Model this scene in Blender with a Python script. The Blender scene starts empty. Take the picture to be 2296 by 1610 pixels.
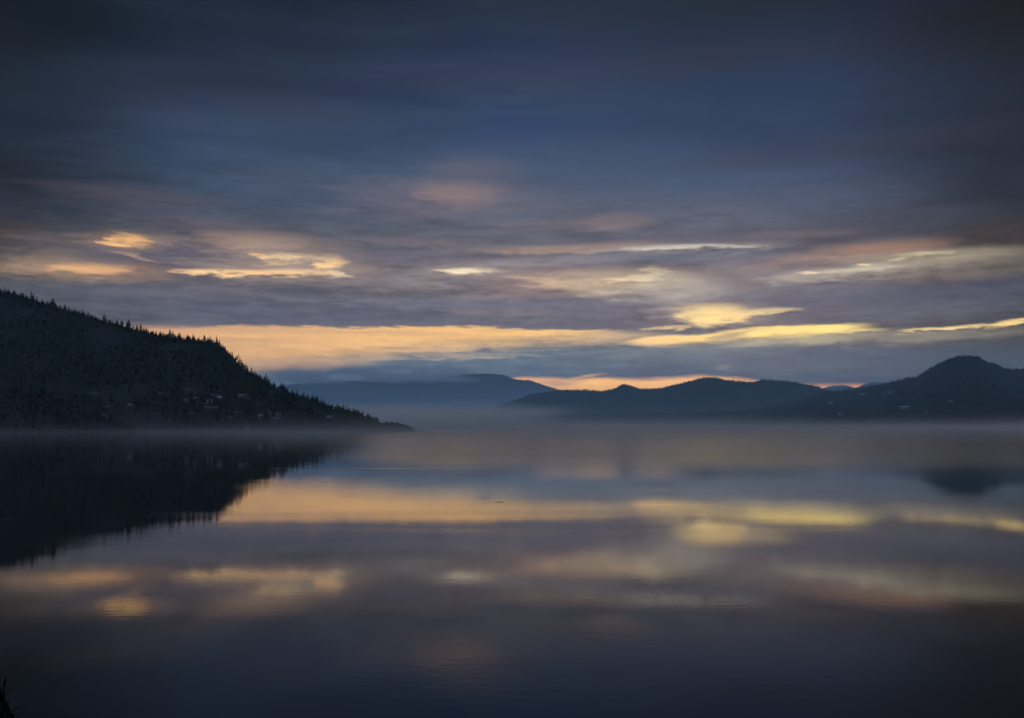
import bpy, math, random
import numpy as np
from mathutils import Vector, noise as mnoise

random.seed(7)
rng = np.random.default_rng(7)
R = math.radians
S = bpy.context.scene
COL = S.collection

# ------------------------------------------------------------------ camera
F = 2232.0            # focal length in units of the 2296-wide working grid (35 mm on a 36 mm sensor)
CX, HY = 1148.0, 950.0
CAM_Z = 12.0
cam_data = bpy.data.cameras.new('camera')
cam_data.lens = 35.0
cam_data.sensor_width = 36.0
cam_data.shift_y = (HY - 805.0) / 2296.0
cam_data.clip_start = 0.5
cam_data.clip_end = 60000.0
cam = bpy.data.objects.new('camera', cam_data)
cam.location = (0, 0, CAM_Z)
cam.rotation_euler = (R(90), 0, 0)
COL.objects.link(cam)
S.camera = cam


def az_of(x):
    return math.atan((x - CX) / F)


def el_of(x, y):
    return math.atan((HY - y) / math.hypot(F, x - CX))


def lin(c):
    return tuple((v / 255.0 / 12.92) if v <= 10 else ((v / 255.0 + 0.055) / 1.055) ** 2.4 for v in c)


# ------------------------------------------------------------------ air
HAZE_D = 0.28e-4
HAZE_TOP = 560.0
HAZE_FAR = 12200.0
MIST_D = 0.0030
VALLEY_D = 5.2e-4
FOG_D = 0.0065
AIR = (0.046, 0.082, 0.14)      # brightness the haze takes on from this sky (measured), used to choose the sky behind it


def behind_air(rgb, el):
    """Sky brightness that, seen through the haze at this elevation, reads as rgb (sRGB 0-255)."""
    path = min((HAZE_TOP - CAM_Z) / max(math.sin(max(el, 1e-4)), 1e-4), HAZE_FAR)
    T = math.exp(-HAZE_D * path)
    c = lin(rgb)
    return tuple(max(0.002, (c[i] - (1 - T) * AIR[i]) / T) for i in range(3)) + (1.0,)


# ------------------------------------------------------------------ world: dawn sky, cloud deck with gaps
W = bpy.data.worlds.new('World')
S.world = W
W.use_nodes = True
WT = W.node_tree
WT.nodes.clear()


ZENITH = (0.29, 0.42, 0.66, 1)


class G:
    """Tiny helper for building node graphs."""
    def __init__(s, t):
        s.t = t

    def n(s, kind, **kw):
        nd = s.t.nodes.new(kind)
        for k, v in kw.items():
            setattr(nd, k, v)
        return nd

    def plug(s, sock, v):
        if isinstance(v, bpy.types.NodeSocket):
            s.t.links.new(v, sock)
        elif v is not None:
            sock.default_value = v

    def m(s, op, a, b=None, c=None, clamp=False):
        nd = s.n('ShaderNodeMath', operation=op, use_clamp=clamp)
        s.plug(nd.inputs[0], a)
        s.plug(nd.inputs[1], b)
        s.plug(nd.inputs[2], c)
        return nd.outputs[0]

    def vm(s, op, a, b=None, c=None):
        nd = s.n('ShaderNodeVectorMath', operation=op)
        s.plug(nd.inputs[0], a)
        s.plug(nd.inputs[1], b)
        s.plug(nd.inputs[2], c)
        return nd.outputs['Value'] if op in ('DOT_PRODUCT', 'LENGTH') else nd.outputs['Vector']

    def mr(s, v, a, b, c=0.0, d=1.0, smooth=True):
        nd = s.n('ShaderNodeMapRange', interpolation_type='SMOOTHSTEP' if smooth else 'LINEAR')
        for k, x in zip(('Value', 'From Min', 'From Max', 'To Min', 'To Max'), (v, a, b, c, d)):
            s.plug(nd.inputs[k], x)
        return nd.outputs[0]

    def mix(s, f, a, b, blend='MIX'):
        nd = s.n('ShaderNodeMix', data_type='RGBA', blend_type=blend)
        s.plug(nd.inputs[0], f)
        s.plug(nd.inputs[6], a)
        s.plug(nd.inputs[7], b)
        return nd.outputs[2]

    def noise(s, vec, scale, detail=3, rough=0.5, dist=0.0):
        nd = s.n('ShaderNodeTexNoise')
        s.plug(nd.inputs['Vector'], vec)
        nd.inputs['Scale'].default_value = scale
        nd.inputs['Detail'].default_value = detail
        nd.inputs['Roughness'].default_value = rough
        nd.inputs['Distortion'].default_value = dist
        return nd.outputs['Fac']

    def ramp(s, f, stops, mode='EASE'):
        nd = s.n('ShaderNodeValToRGB')
        r = nd.color_ramp
        r.interpolation = mode
        while len(r.elements) < len(stops):
            r.elements.new(0.5)
        for e, (p, c) in zip(r.elements, stops):
            e.position = p
            e.color = c if len(c) == 4 else tuple(c) + (1.0,)
        s.plug(nd.inputs[0], f)
        return nd.outputs[0]

    def curve(s, f, pts):
        nd = s.n('ShaderNodeFloatCurve')
        cv = nd.mapping.curves[0]
        while len(cv.points) < len(pts):
            cv.points.new(0.5, 0.5)
        for p, (x, y) in zip(cv.points, pts):
            p.location = (x, y)
            p.handle_type = 'AUTO_CLAMPED'
        nd.mapping.update()
        s.plug(nd.inputs['Value'], f)
        return nd.outputs[0]


g = G(WT)
tc = g.n('ShaderNodeTexCoord')
D = tc.outputs['Generated']                      # the direction looked in
sep = g.n('ShaderNodeSeparateXYZ')
g.plug(sep.inputs[0], D)
AZ = g.m('MULTIPLY', g.m('ARCTAN2', sep.outputs[0], sep.outputs[1]), 180 / math.pi)    # degrees east of the camera axis
EL = g.m('MULTIPLY', g.m('ARCSINE', sep.outputs[2]), 180 / math.pi)                    # degrees above the horizon
streak = g.vm('MULTIPLY', D, (1.0, 1.0, 7.0))
streak2 = g.vm('MULTIPLY', D, (1.0, 1.0, 6.0))
nA = g.m('SUBTRACT', g.noise(streak, 5.0, 4, 0.55), 0.5)          # broad streaks
nB = g.m('SUBTRACT', g.noise(streak, 15.0, 5, 0.6, 0.3), 0.5)      # middle
nC = g.m('SUBTRACT', g.noise(streak2, 25.0, 5, 0.58, 0.4), 0.5)     # wisps
nD = g.m('SUBTRACT', g.noise(g.vm('MULTIPLY', D, (1.0, 1.0, 4.5)), 66.0, 4, 0.6, 0.3), 0.5)   # fine shreds
nE = g.m('MULTIPLY_ADD', nC, 1.2, g.m('MULTIPLY_ADD', nD, 0.7, g.m('MULTIPLY', nB, 1.5)))
nF = g.m('MULTIPLY_ADD', nC, 1.3, g.m('MULTIPLY_ADD', nD, 1.1, g.m('MULTIPLY', nB, 0.8)))
ELw = g.m('MULTIPLY_ADD', nB, 1.0, g.m('MULTIPLY_ADD', nA, 1.6, EL))
AZw = g.m('MULTIPLY_ADD', nA, 8.0, AZ)
comb = g.n('ShaderNodeCombineXYZ')
g.plug(comb.inputs[0], g.m('MULTIPLY_ADD', nB, 4.0, g.m('MULTIPLY_ADD', nC, 2.0, AZ)))
g.plug(comb.inputs[1], g.m('MULTIPLY_ADD', nC, 0.5, g.m('MULTIPLY_ADD', nD, 0.25, g.m('MULTIPLY_ADD', nB, 0.35, EL))))
comb.inputs[2].default_value = 1.0
P = comb.outputs[0]

ROWS = [0, 100, 200, 290, 400, 470, 540, 600, 650, 700, 745, 800, 850, 900]
XS = [0, 574, 1148, 1722, 2296]
BASE = [  # outer columns and top rows hold the lens corner darkening in their colour
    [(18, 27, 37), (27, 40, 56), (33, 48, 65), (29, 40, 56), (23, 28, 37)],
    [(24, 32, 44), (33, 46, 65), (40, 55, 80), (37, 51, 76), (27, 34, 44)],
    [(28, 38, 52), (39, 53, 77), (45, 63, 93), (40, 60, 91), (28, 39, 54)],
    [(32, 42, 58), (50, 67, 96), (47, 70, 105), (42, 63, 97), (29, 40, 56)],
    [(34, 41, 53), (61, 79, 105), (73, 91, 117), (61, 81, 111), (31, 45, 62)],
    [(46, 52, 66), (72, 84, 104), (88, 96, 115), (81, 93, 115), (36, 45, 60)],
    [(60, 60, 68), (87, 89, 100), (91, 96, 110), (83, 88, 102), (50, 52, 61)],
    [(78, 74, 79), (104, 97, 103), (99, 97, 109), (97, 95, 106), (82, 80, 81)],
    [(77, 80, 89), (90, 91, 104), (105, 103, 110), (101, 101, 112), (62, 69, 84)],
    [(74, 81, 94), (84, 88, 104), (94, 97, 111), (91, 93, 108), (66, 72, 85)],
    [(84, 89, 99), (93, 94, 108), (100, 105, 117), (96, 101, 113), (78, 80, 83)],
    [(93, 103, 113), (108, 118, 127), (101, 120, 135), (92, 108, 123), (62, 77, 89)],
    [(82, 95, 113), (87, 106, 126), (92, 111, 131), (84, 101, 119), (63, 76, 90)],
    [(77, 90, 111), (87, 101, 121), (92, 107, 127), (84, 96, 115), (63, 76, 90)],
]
ELMAX = 27.0
elf = g.m('DIVIDE', ELw, ELMAX, clamp=True)
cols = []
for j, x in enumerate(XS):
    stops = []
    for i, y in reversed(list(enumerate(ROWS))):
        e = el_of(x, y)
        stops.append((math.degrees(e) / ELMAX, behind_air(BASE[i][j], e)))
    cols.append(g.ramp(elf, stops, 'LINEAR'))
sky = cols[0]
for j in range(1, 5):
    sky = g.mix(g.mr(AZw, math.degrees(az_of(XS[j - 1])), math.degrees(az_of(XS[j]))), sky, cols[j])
# beyond the picture the deck goes on as it is in its middle, and overhead, out of view, it is brightened to light the haze and mist
sky = g.mix(g.mr(g.m('ABSOLUTE', AZ), 33.0, 75.0), sky, cols[2])
sky = g.mix(g.mr(EL, 25.0, 50.0), sky, ZENITH)
# uneven thickness of the deck
sky = g.mix(1.0, sky, g.ramp(g.m('MULTIPLY_ADD', g.mix(g.mr(EL, 9.0, 15.0), nE, g.m('MULTIPLY_ADD', nB, 0.6, g.m('MULTIPLY', nA, 1.5))), 0.6, 0.5), [(0.22, (0.76, 0.78, 0.83, 1)), (0.78, (1.22, 1.18, 1.11, 1))]), 'MULTIPLY')


def patch(x, y, hw, hh, rgb, k=1.0, soft=0.8, rough=1.2, tilt=0.0):
    """A soft-edged thin or thick place in the deck: centre and half sizes, colour as seen, share, softness, raggedness."""
    global sky
    e = el_of(x, y)
    x0, y0, c, s_ = math.degrees(az_of(x)), math.degrees(e), math.cos(R(tilt)), math.sin(R(tilt))
    wx, wy = hw / 39.0, hh / 39.0
    a = g.vm('DOT_PRODUCT', P, (c / wx, s_ / wx, -(c * x0 + s_ * y0) / wx))
    b = g.vm('DOT_PRODUCT', P, (-s_ / wy, c / wy, (s_ * x0 - c * y0) / wy))
    d = g.m('MULTIPLY_ADD', a, a, g.m('MULTIPLY', b, b))
    v = g.m('SUBTRACT', g.m('MULTIPLY_ADD', nF if rough >= 1.4 else nE, rough * (1.3 if rough >= 1.4 else 0.8), 1.0), d)
    soft *= 1.5
    f = g.mr(v, -0.5 * soft, soft, 0.0, k)
    sky = g.mix(f, sky, behind_air(rgb, e))


AZ30 = g.m('DIVIDE', g.m('ADD', AZ, 32.0), 64.0, clamp=True)


def edge(pts):
    q = [((math.degrees(az_of(x)) + 32.0) / 64.0, math.degrees(el_of(x, y)) / ELMAX) for x, y in pts]
    return g.m('MULTIPLY', g.curve(AZ30, q), ELMAX)


def band(up, low, hues, su, sl, k=1.0, rough=0.25, gain=1.0):
    """A long gap between two cloud edges."""
    global sky
    x0, x1 = up[0][0], up[-1][0]
    e = g.m('MULTIPLY_ADD', nE, rough, EL)
    fu = g.mr(g.m('SUBTRACT', edge(up), e), -su * 0.5, su)
    fl = g.mr(g.m('SUBTRACT', e, edge(low)), -sl * 0.5, sl)
    a0, a1 = math.degrees(az_of(x0)), math.degrees(az_of(x1))
    fade = g.m('MULTIPLY', g.mr(AZ, a0 - 2.0, a0 + 1.0), g.mr(AZ, a1 + 2.0, a1 - 0.5))
    f = g.m('MULTIPLY', g.m('MULTIPLY', fu, fl), g.m('MULTIPLY', fade, k))
    stops = []
    for x, y, c in hues:
        stops.append(((math.degrees(az_of(x)) + 32.0) / 64.0, tuple(gain * v for v in behind_air(c, el_of(x, y))[:3]) + (1.0,)))
    sky = g.mix(f, sky, g.ramp(AZ30, stops, 'LINEAR'))


def glow(x, y, hw, hh, rgb, k=0.8, tilt=0.0):
    """A wide place where the deck is thinner or thicker, with no edge at all."""
    patch(x, y, hw * 1.1, hh * 1.2, rgb, k, 1.5, 1.1, tilt)


def core(x, y, hw, hh, rgb, k=0.95, tilt=0.0, rough=1.5):
    """A torn opening."""
    patch(x, y, hw * 1.1, hh * 1.2, rgb, k, 1.15, rough, tilt)


# --- high, faint colour
glow(306, 439, 150, 16, (88, 80, 90), 0.7, -2)
glow(300, 470, 130, 13, (70, 73, 91), 0.7, -2)
glow(450, 505, 130, 15, (108, 98, 109), 0.7, -1)
glow(640, 400, 130, 18, (84, 90, 104), 0.5)
glow(700, 440, 160, 18, (72, 89, 116), 0.6)
glow(1059, 380, 100, 30, (100, 99, 117), 0.75)
glow(985, 446, 190, 36, (116, 106, 118), 0.8)
glow(1030, 436, 80, 20, (144, 123, 122), 0.85)
glow(907, 480, 70, 9, (94, 92, 111), 0.7, -3)
glow(1113, 488, 120, 14, (92, 99, 119), 0.75)
glow(1257, 507, 110, 13, (118, 109, 118), 0.7)
glow(1372, 497, 75, 15, (136, 119, 122), 0.75)
glow(1470, 390, 240, 40, (66, 86, 116), 0.6)
glow(1640, 478, 140, 16, (98, 104, 123), 0.6)
glow(1830, 455, 160, 24, (66, 82, 110), 0.7)
glow(2020, 490, 180, 24, (62, 72, 92), 0.7)
glow(1850, 230, 300, 70, (42, 60, 88), 0.4)
glow(330, 200, 320, 50, (38, 45, 60), 0.5, 4)
glow(600, 285, 240, 40, (60, 73, 98), 0.5, -2)
glow(1250, 330, 300, 26, (54, 77, 110), 0.5)
glow(1180, 175, 360, 26, (56, 62, 82), 0.5, 2)
glow(760, 250, 260, 22, (58, 66, 86), 0.5, -2)
glow(1900, 330, 320, 24, (52, 56, 72), 0.5, 2)
glow(1620, 130, 260, 22, (46, 50, 66), 0.5)
# --- left
glow(22, 523, 80, 20, (82, 70, 70), 0.7)
glow(108, 552, 90, 14, (86, 82, 91), 0.6)
glow(180, 565, 120, 30, (112, 103, 105), 0.7)
glow(90, 597, 110, 26, (130, 115, 103), 0.75)
glow(205, 606, 140, 18, (168, 137, 115), 0.8)
core(230, 604, 52, 10, (222, 170, 122), 0.85)
glow(414, 573, 110, 24, (91, 89, 107), 0.9)
glow(252, 570, 55, 19, (90, 90, 106), 0.85)
glow(288, 540, 70, 17, (165, 135, 116), 0.7)
core(288, 538, 42, 11, (244, 188, 126), 0.95, -4)
core(372, 536, 36, 9, (134, 120, 119), 0.7)
core(317, 577, 34, 8, (190, 156, 130), 0.6, -12)
glow(576, 541, 120, 16, (168, 140, 123), 0.8, 1)
glow(645, 592, 160, 34, (172, 151, 139), 0.85)
core(590, 574, 18, 6, (242, 196, 146))
core(619, 583, 36, 9, (232, 196, 150), 0.85)
core(648, 579, 26, 9, (238, 206, 160), 0.9)
core(708, 577, 40, 6, (215, 185, 150), 0.7)
core(745, 590, 28, 8, (252, 206, 150))
core(768, 614, 20, 8, (232, 206, 166), 0.85)
glow(670, 589, 24, 10, (160, 145, 137), 0.8)
core(612, 597, 36, 5, (148, 131, 128), 0.7)
core(504, 612, 76, 7, (252, 207, 150), 0.97, 0.5)
core(600, 613, 90, 6, (246, 197, 142), 0.9, 1)
core(676, 609, 70, 6, (236, 196, 150), 0.85, 1)
core(414, 608, 30, 4, (216, 176, 141), 0.7)
glow(396, 655, 150, 14, (108, 106, 117), 0.6)
glow(230, 657, 220, 20, (86, 94, 110), 0.7)
glow(562, 695, 24, 14, (92, 98, 114), 0.6)
glow(560, 668, 260, 10, (96, 98, 114), 0.5)
# --- middle
glow(930, 542, 150, 8, (124, 112, 118), 0.6)
glow(1240, 559, 150, 8, (174, 148, 133), 0.8, 1)
glow(1401, 547, 90, 7, (154, 132, 126), 0.7, 1)
glow(1500, 535, 200, 7, (94, 97, 114), 0.7)
glow(1560, 554, 170, 9, (170, 163, 160), 0.8, -1)
core(1570, 553, 110, 5, (210, 203, 190), 0.9, -1)
glow(915, 577, 160, 14, (102, 100, 117), 0.85)
glow(1275, 584, 170, 10, (152, 148, 153), 0.75, 2)
glow(1560, 577, 210, 13, (94, 105, 126), 0.9, 0)
glow(1290, 602, 80, 8, (112, 112, 128), 0.8, 1)
glow(1051, 609, 130, 19, (160, 149, 146), 0.8)
core(1051, 608, 62, 6, (250, 230, 192), 0.97)
glow(915, 632, 160, 16, (130, 123, 127), 0.7)
glow(1178, 638, 110, 28, (138, 121, 123), 0.8)
glow(1257, 627, 80, 20, (176, 146, 133), 0.8)
glow(1370, 634, 150, 25, (206, 183, 156), 0.85)
core(1394, 628, 48, 5, (238, 208, 168), 0.85)
core(1452, 616, 34, 16, (216, 199, 169), 0.8)
glow(1491, 632, 80, 16, (196, 186, 166), 0.8)
glow(1491, 657, 140, 15, (168, 162, 156), 0.75)
glow(1230, 664, 60, 10, (118, 108, 116), 0.6)
glow(1095, 681, 300, 12, (108, 113, 132), 0.8)
glow(1110, 702, 120, 8, (126, 120, 127), 0.7)
glow(1347, 697, 90, 20, (100, 103, 121), 0.8)
glow(1495, 691, 60, 20, (142, 138, 143), 0.7)
glow(790, 706, 260, 14, (90, 94, 113), 0.9)
glow(480, 700, 200, 16, (92, 97, 113), 0.7)
glow(1230, 731, 240, 9, (95, 96, 114), 0.9)
# --- right
glow(1649, 622, 140, 32, (140, 134, 138), 0.8)
glow(1541, 651, 80, 15, (166, 160, 155), 0.7)
glow(1649, 535, 170, 9, (97, 97, 115), 0.7)
glow(1793, 528, 120, 9, (108, 99, 109), 0.7)
glow(1937, 538, 150, 10, (80, 83, 101), 0.7)
glow(2243, 525, 90, 24, (68, 61, 62), 0.8)
glow(1919, 567, 140, 17, (164, 135, 123), 0.85, 3)
glow(2009, 554, 90, 8, (148, 114, 98), 0.7)
glow(2110, 575, 160, 13, (176, 166, 143), 0.85)
core(2067, 571, 60, 5, (204, 190, 153), 0.8)
glow(2261, 583, 80, 14, (104, 101, 96), 0.7)
glow(1829, 589, 110, 8, (116, 107, 115), 0.85)
glow(2045, 597, 140, 17, (134, 127, 121), 0.7)
glow(1870, 614, 130, 12, (184, 175, 161), 0.85, 3)
core(1930, 603, 60, 8, (194, 186, 165), 0.8, 4)
core(1829, 610, 22, 4, (232, 209, 172), 0.9)
core(1934, 595, 20, 3, (236, 215, 172), 0.9)
glow(2146, 622, 80, 13, (117, 107, 111), 0.6)
glow(1829, 655, 160, 17, (97, 104, 123), 0.85)
glow(1940, 672, 150, 14, (83, 91, 111), 0.85, 2)
glow(2190, 656, 190, 24, (72, 82, 102), 0.85, 4)
glow(2050, 695, 240, 15, (92, 98, 114), 0.7)
glow(1757, 679, 80, 9, (90, 95, 115), 0.8)
glow(1925, 716, 90, 8, (84, 92, 110), 0.85, 1)
glow(1721, 726, 90, 8, (118, 115, 123), 0.7)
# --- lower bank
glow(1000, 835, 430, 22, (86, 107, 127), 0.7, 2)
glow(1590, 786, 160, 15, (130, 141, 145), 0.75)
glow(1901, 799, 340, 17, (74, 92, 114), 0.85)
glow(1613, 803, 140, 14, (96, 112, 128), 0.6)
glow(2030, 823, 260, 14, (84, 100, 115), 0.7)
glow(2250, 800, 150, 50, (60, 74, 86), 0.7)
glow(2020, 755, 230, 13, (152, 147, 133), 0.8)
glow(1793, 762, 140, 9, (186, 176, 146), 0.8, 2)
# --- the long gaps
band([(300, 733), (600, 728), (900, 731), (1150, 735), (1300, 740), (1440, 746)],
     [(300, 846), (590, 838), (720, 822), (860, 800), (1000, 786), (1150, 777), (1330, 767), (1440, 756)],
     [(330, 760, (196, 152, 118)), (480, 780, (218, 170, 122)), (800, 770, (232, 182, 126)), (1150, 760, (242, 192, 126)), (1400, 755, (250, 206, 142))],
     0.18, 0.95, 1.0, 0.45)
glow(560, 738, 260, 7, (170, 142, 124), 0.6)
core(650, 779, 50, 6, (240, 194, 144), 0.6)
glow(740, 806, 150, 6, (172, 152, 138), 0.6, 2)
core(1040, 799, 130, 6, (206, 182, 152), 0.5, 1)
glow(1390, 752, 90, 10, (172, 156, 140), 0.6)
core(500, 762, 140, 5, (184, 150, 124), 0.55)
core(900, 747, 170, 4, (190, 155, 124), 0.55, -0.5)
core(1210, 756, 120, 4, (196, 164, 130), 0.55)
glow(980, 775, 160, 8, (244, 200, 142), 0.5)
glow(640, 820, 160, 10, (196, 158, 132), 0.6, 3)
core(1120, 742, 40, 3, (190, 160, 130), 0.6)
band([(1400, 764), (1469, 752), (1577, 748), (1671, 736), (1757, 731), (1894, 726)],
     [(1400, 770), (1469, 777), (1577, 771), (1649, 762), (1757, 757), (1894, 748)],
     [(1400, 768, (244, 204, 146)), (1550, 762, (254, 214, 144)), (1750, 745, (255, 224, 142)), (1890, 738, (255, 227, 140))],
     0.14, 0.28, 1.0, 0.20)
core(1505, 735, 50, 4, (236, 202, 148), 0.85, 1)
core(1930, 742, 44, 4, (240, 212, 145), 0.8)
core(2081, 738, 56, 2.6, (250, 217, 147), 0.95, 2)
core(2171, 732, 48, 3.5, (242, 212, 150), 0.9, 3)
core(2275, 722, 44, 5, (252, 217, 141), 0.95, 9)
core(2002, 755, 90, 5, (120, 118, 115), 0.75)
core(2222, 739, 30, 5, (92, 90, 95), 0.9, 3)
glow(1605, 706, 110, 22, (180, 164, 150), 0.7)
core(1600, 706, 72, 19, (255, 223, 151), 1.0, 0, 1.2)
core(1640, 710, 60, 7, (252, 214, 146), 0.9, 4)
core(1715, 697, 70, 5, (226, 201, 152), 0.8, 1)
core(1640, 752, 60, 5, (142, 134, 124), 0.8, 10)
band([(1120, 852), (1180, 846), (1290, 849), (1330, 846), (1430, 850), (1500, 846), (1560, 842), (1640, 847), (1750, 858), (1850, 862), (1930, 861), (1990, 868)],
     [(1120, 935), (1990, 935)],
     [(1150, 850, (232, 166, 118)), (1250, 860, (240, 178, 118)), (1340, 860, (255, 190, 112)), (1550, 850, (246, 186, 124)), (1700, 852, (246, 178, 118)), (1860, 865, (255, 168, 98)), (1960, 862, (240, 152, 98))],
     0.24, 0.2, 1.0, 0.2, 1.6)
core(1320, 843, 30, 4, (244, 186, 130), 0.85, 8)
core(1440, 833, 110, 9, (78, 97, 117), 0.8)
core(1235, 859, 60, 5, (168, 150, 143), 0.7)
core(1632, 821, 18, 5, (126, 136, 143), 0.7)

# fine streaks through everything
sky = g.mix(1.0, sky, g.ramp(g.m('MULTIPLY_ADD', nF, g.mr(EL, 14.0, 5.0, 0.15, 0.5), 0.5), [(0.3, (0.91, 0.91, 0.92, 1)), (0.7, (1.09, 1.085, 1.07, 1))]), 'MULTIPLY')

nish = g.n('ShaderNodeTexSky', sky_type='NISHITA', sun_disc=False)
SUN_AZ, SUN_EL = math.degrees(az_of(1650)), 3.0
nish.sun_elevation = R(SUN_EL)
nish.sun_rotation = R(SUN_AZ)
nish.altitude = 350
nish.air_density = 1.5
nish.dust_density = 2.0
clear = g.n('ShaderNodeBackground')
g.plug(clear.inputs['Color'], nish.outputs[0])
clear.inputs['Strength'].default_value = 0.002      # what little of the clear sky comes through the deck
deck = g.n('ShaderNodeBackground')
g.plug(deck.inputs['Color'], sky)
g.plug(deck.inputs['Strength'], g.mr(EL, 7.8, 11.5, 1.13, 1.0))      # gain on the deck, slightly higher low down
add = g.n('ShaderNodeAddShader')
g.plug(add.inputs[0], clear.outputs[0])
g.plug(add.inputs[1], deck.outputs[0])
out = g.n('ShaderNodeOutputWorld')
g.plug(out.inputs['Surface'], add.outputs[0])
W.cycles.sampling_method = 'MANUAL'
W.cycles.sample_map_resolution = 1024

# ------------------------------------------------------------------ sun (below the deck's edge, almost nothing of it arrives)
sd = bpy.data.lights.new('sun', 'SUN')
sd.energy = 0.0015
sd.angle = R(40)
sd.color = (1.0, 0.82, 0.62)
so = bpy.data.objects.new('sun', sd)
so.rotation_euler = (R(90 - SUN_EL), 0, R(180 - SUN_AZ))
so.location = (0, -5, 40)
COL.objects.link(so)

# ------------------------------------------------------------------ view
S.view_settings.view_transform = 'Standard'
S.view_settings.look = 'None'
S.view_settings.exposure = 0.0
S.view_settings.gamma = 1.0
S.view_settings.use_curve_mapping = False
S.render.engine = 'CYCLES'
S.cycles.use_adaptive_sampling = True
S.cycles.adaptive_threshold = 0.02
S.cycles.adaptive_min_samples = 16
S.cycles.use_denoising = True
S.cycles.denoiser = 'OPENIMAGEDENOISE'
S.cycles.max_bounces = 7
S.cycles.volume_bounces = 4
S.cycles.glossy_bounces = 3
S.cycles.diffuse_bounces = 2
S.cycles.sample_clamp_indirect = 4.0


# ------------------------------------------------------------------ helpers
def link(name, me, mat=None, parent=None):
    o = bpy.data.objects.new(name, me)
    COL.objects.link(o)
    if mat is not None and not me.materials:
        me.materials.append(mat)
    if parent is not None:
        o.parent = parent
    return o


def mesh_np(name, v, f, smooth=False):
    me = bpy.data.meshes.new(name)
    v = np.asarray(v, dtype=np.float32)
    if isinstance(f, np.ndarray):
        k = f.shape[1]
        me.vertices.add(len(v))
        me.vertices.foreach_set('co', v.ravel())
        me.loops.add(f.size)
        me.loops.foreach_set('vertex_index', f.ravel().astype(np.int32))
        me.polygons.add(len(f))
        me.polygons.foreach_set('loop_start', np.arange(0, f.size, k, dtype=np.int32))
        me.polygons.foreach_set('loop_total', np.full(len(f), k, dtype=np.int32))
    else:
        me.from_pydata(v.tolist(), [], f)
    if smooth:
        me.polygons.foreach_set('use_smooth', np.ones(len(me.polygons), dtype=bool))
    me.update(calc_edges=True)
    return me


def mat(name):
    m = bpy.data.materials.new(name)
    m.use_nodes = True
    m.node_tree.nodes.clear()
    return m, G(m.node_tree)


def surface(name, c1, c2, scale, rough=0.9, c3=None, scale3=0.01):
    m, q = mat(name)
    t = q.n('ShaderNodeTexCoord')
    geo = q.n('ShaderNodeNewGeometry')
    n1 = q.noise(geo.outputs['Position'], scale, 6, 0.6)
    c = q.mix(q.mr(n1, 0.35, 0.65), tuple(c1) + (1,), tuple(c2) + (1,))
    if c3:
        n2 = q.noise(geo.outputs['Position'], scale3, 4, 0.55)
        c = q.mix(q.mr(n2, 0.45, 0.62), c, tuple(c3) + (1,))
    b = q.n('ShaderNodeBsdfPrincipled')
    q.plug(b.inputs['Base Color'], c)
    b.inputs['Roughness'].default_value = rough
    b.inputs['Specular IOR Level'].default_value = 0.1
    o = q.n('ShaderNodeOutputMaterial')
    q.plug(o.inputs['Surface'], b.outputs[0])
    return m


def volume_mat(name, color, density, aniso):
    m, q = mat(name)
    v = q.n('ShaderNodeVolumePrincipled')
    v.inputs['Color'].default_value = tuple(color) + (1,)
    v.inputs['Density'].default_value = density
    v.inputs['Anisotropy'].default_value = aniso
    o = q.n('ShaderNodeOutputMaterial')
    q.plug(o.inputs['Volume'], v.outputs[0])
    return m


def kind(o, k, label=None, cat=None):
    o['kind'] = k
    if label:
        o['label'] = label
    if cat:
        o['category'] = cat
    return o


def interp(x, pts):
    xs = [p[0] for p in pts]
    ys = [p[1] for p in pts]
    return float(np.interp(x, xs, ys))


# ------------------------------------------------------------------ lake
m_water, q = mat('lake_water')
geo = q.n('ShaderNodeNewGeometry')
pos = geo.outputs['Position']
b = q.n('ShaderNodeBsdfPrincipled')
b.inputs['Base Color'].default_value = (0.008, 0.006, 0.005, 1)
b.inputs['IOR'].default_value = 1.333
calm = q.noise(q.vm('MULTIPLY', pos, (0.004, 0.010, 0.0)), 1.0, 3, 0.5)
psep = q.n('ShaderNodeSeparateXYZ')
q.plug(psep.inputs[0], pos)
breeze = q.m('MULTIPLY', q.mr(psep.outputs[1], 165.0, 400.0), q.mr(q.m('DIVIDE', psep.outputs[0], q.m('MAXIMUM', psep.outputs[1], 30.0)), -0.22, -0.06))     # the open lake is faintly ruffled, the bay under the hill is not
q.plug(b.inputs['Roughness'], q.m('ADD', q.mr(calm, 0.3, 0.7, 0.020, 0.034), q.m('MULTIPLY', breeze, 0.18)))
rip = q.noise(q.vm('MULTIPLY', pos, (0.7, 1.6, 0.0)), 1.0, 4, 0.55)
swell = q.noise(q.vm('MULTIPLY', pos, (0.03, 0.10, 0.0)), 1.0, 2, 0.5)
bp = q.n('ShaderNodeBump')
bp.inputs['Strength'].default_value = 0.35
bp.inputs['Distance'].default_value = 0.009
lanes = q.noise(q.vm('MULTIPLY', pos, (0.006, 0.035, 0.0)), 1.0, 3, 0.5)
q.plug(bp.inputs['Height'], q.m('MULTIPLY_ADD', swell, 1.6, q.m('MULTIPLY', rip, q.mr(lanes, 0.45, 0.65, 0.6, 1.8))))
q.plug(b.inputs['Normal'], bp.outputs[0])
o = q.n('ShaderNodeOutputMaterial')
q.plug(o.inputs['Surface'], b.outputs[0])

FARX, FARY, NEARY = 9500.0, 12000.0, -60.0
lake = link('lake', mesh_np('lake', [(-FARX, NEARY, 0), (FARX, NEARY, 0), (FARX, FARY, 0), (-FARX, FARY, 0)], [[0, 1, 2, 3]]), m_water)
kind(lake, 'structure', 'still dark lake mirroring the dawn clouds', 'lake')

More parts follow.
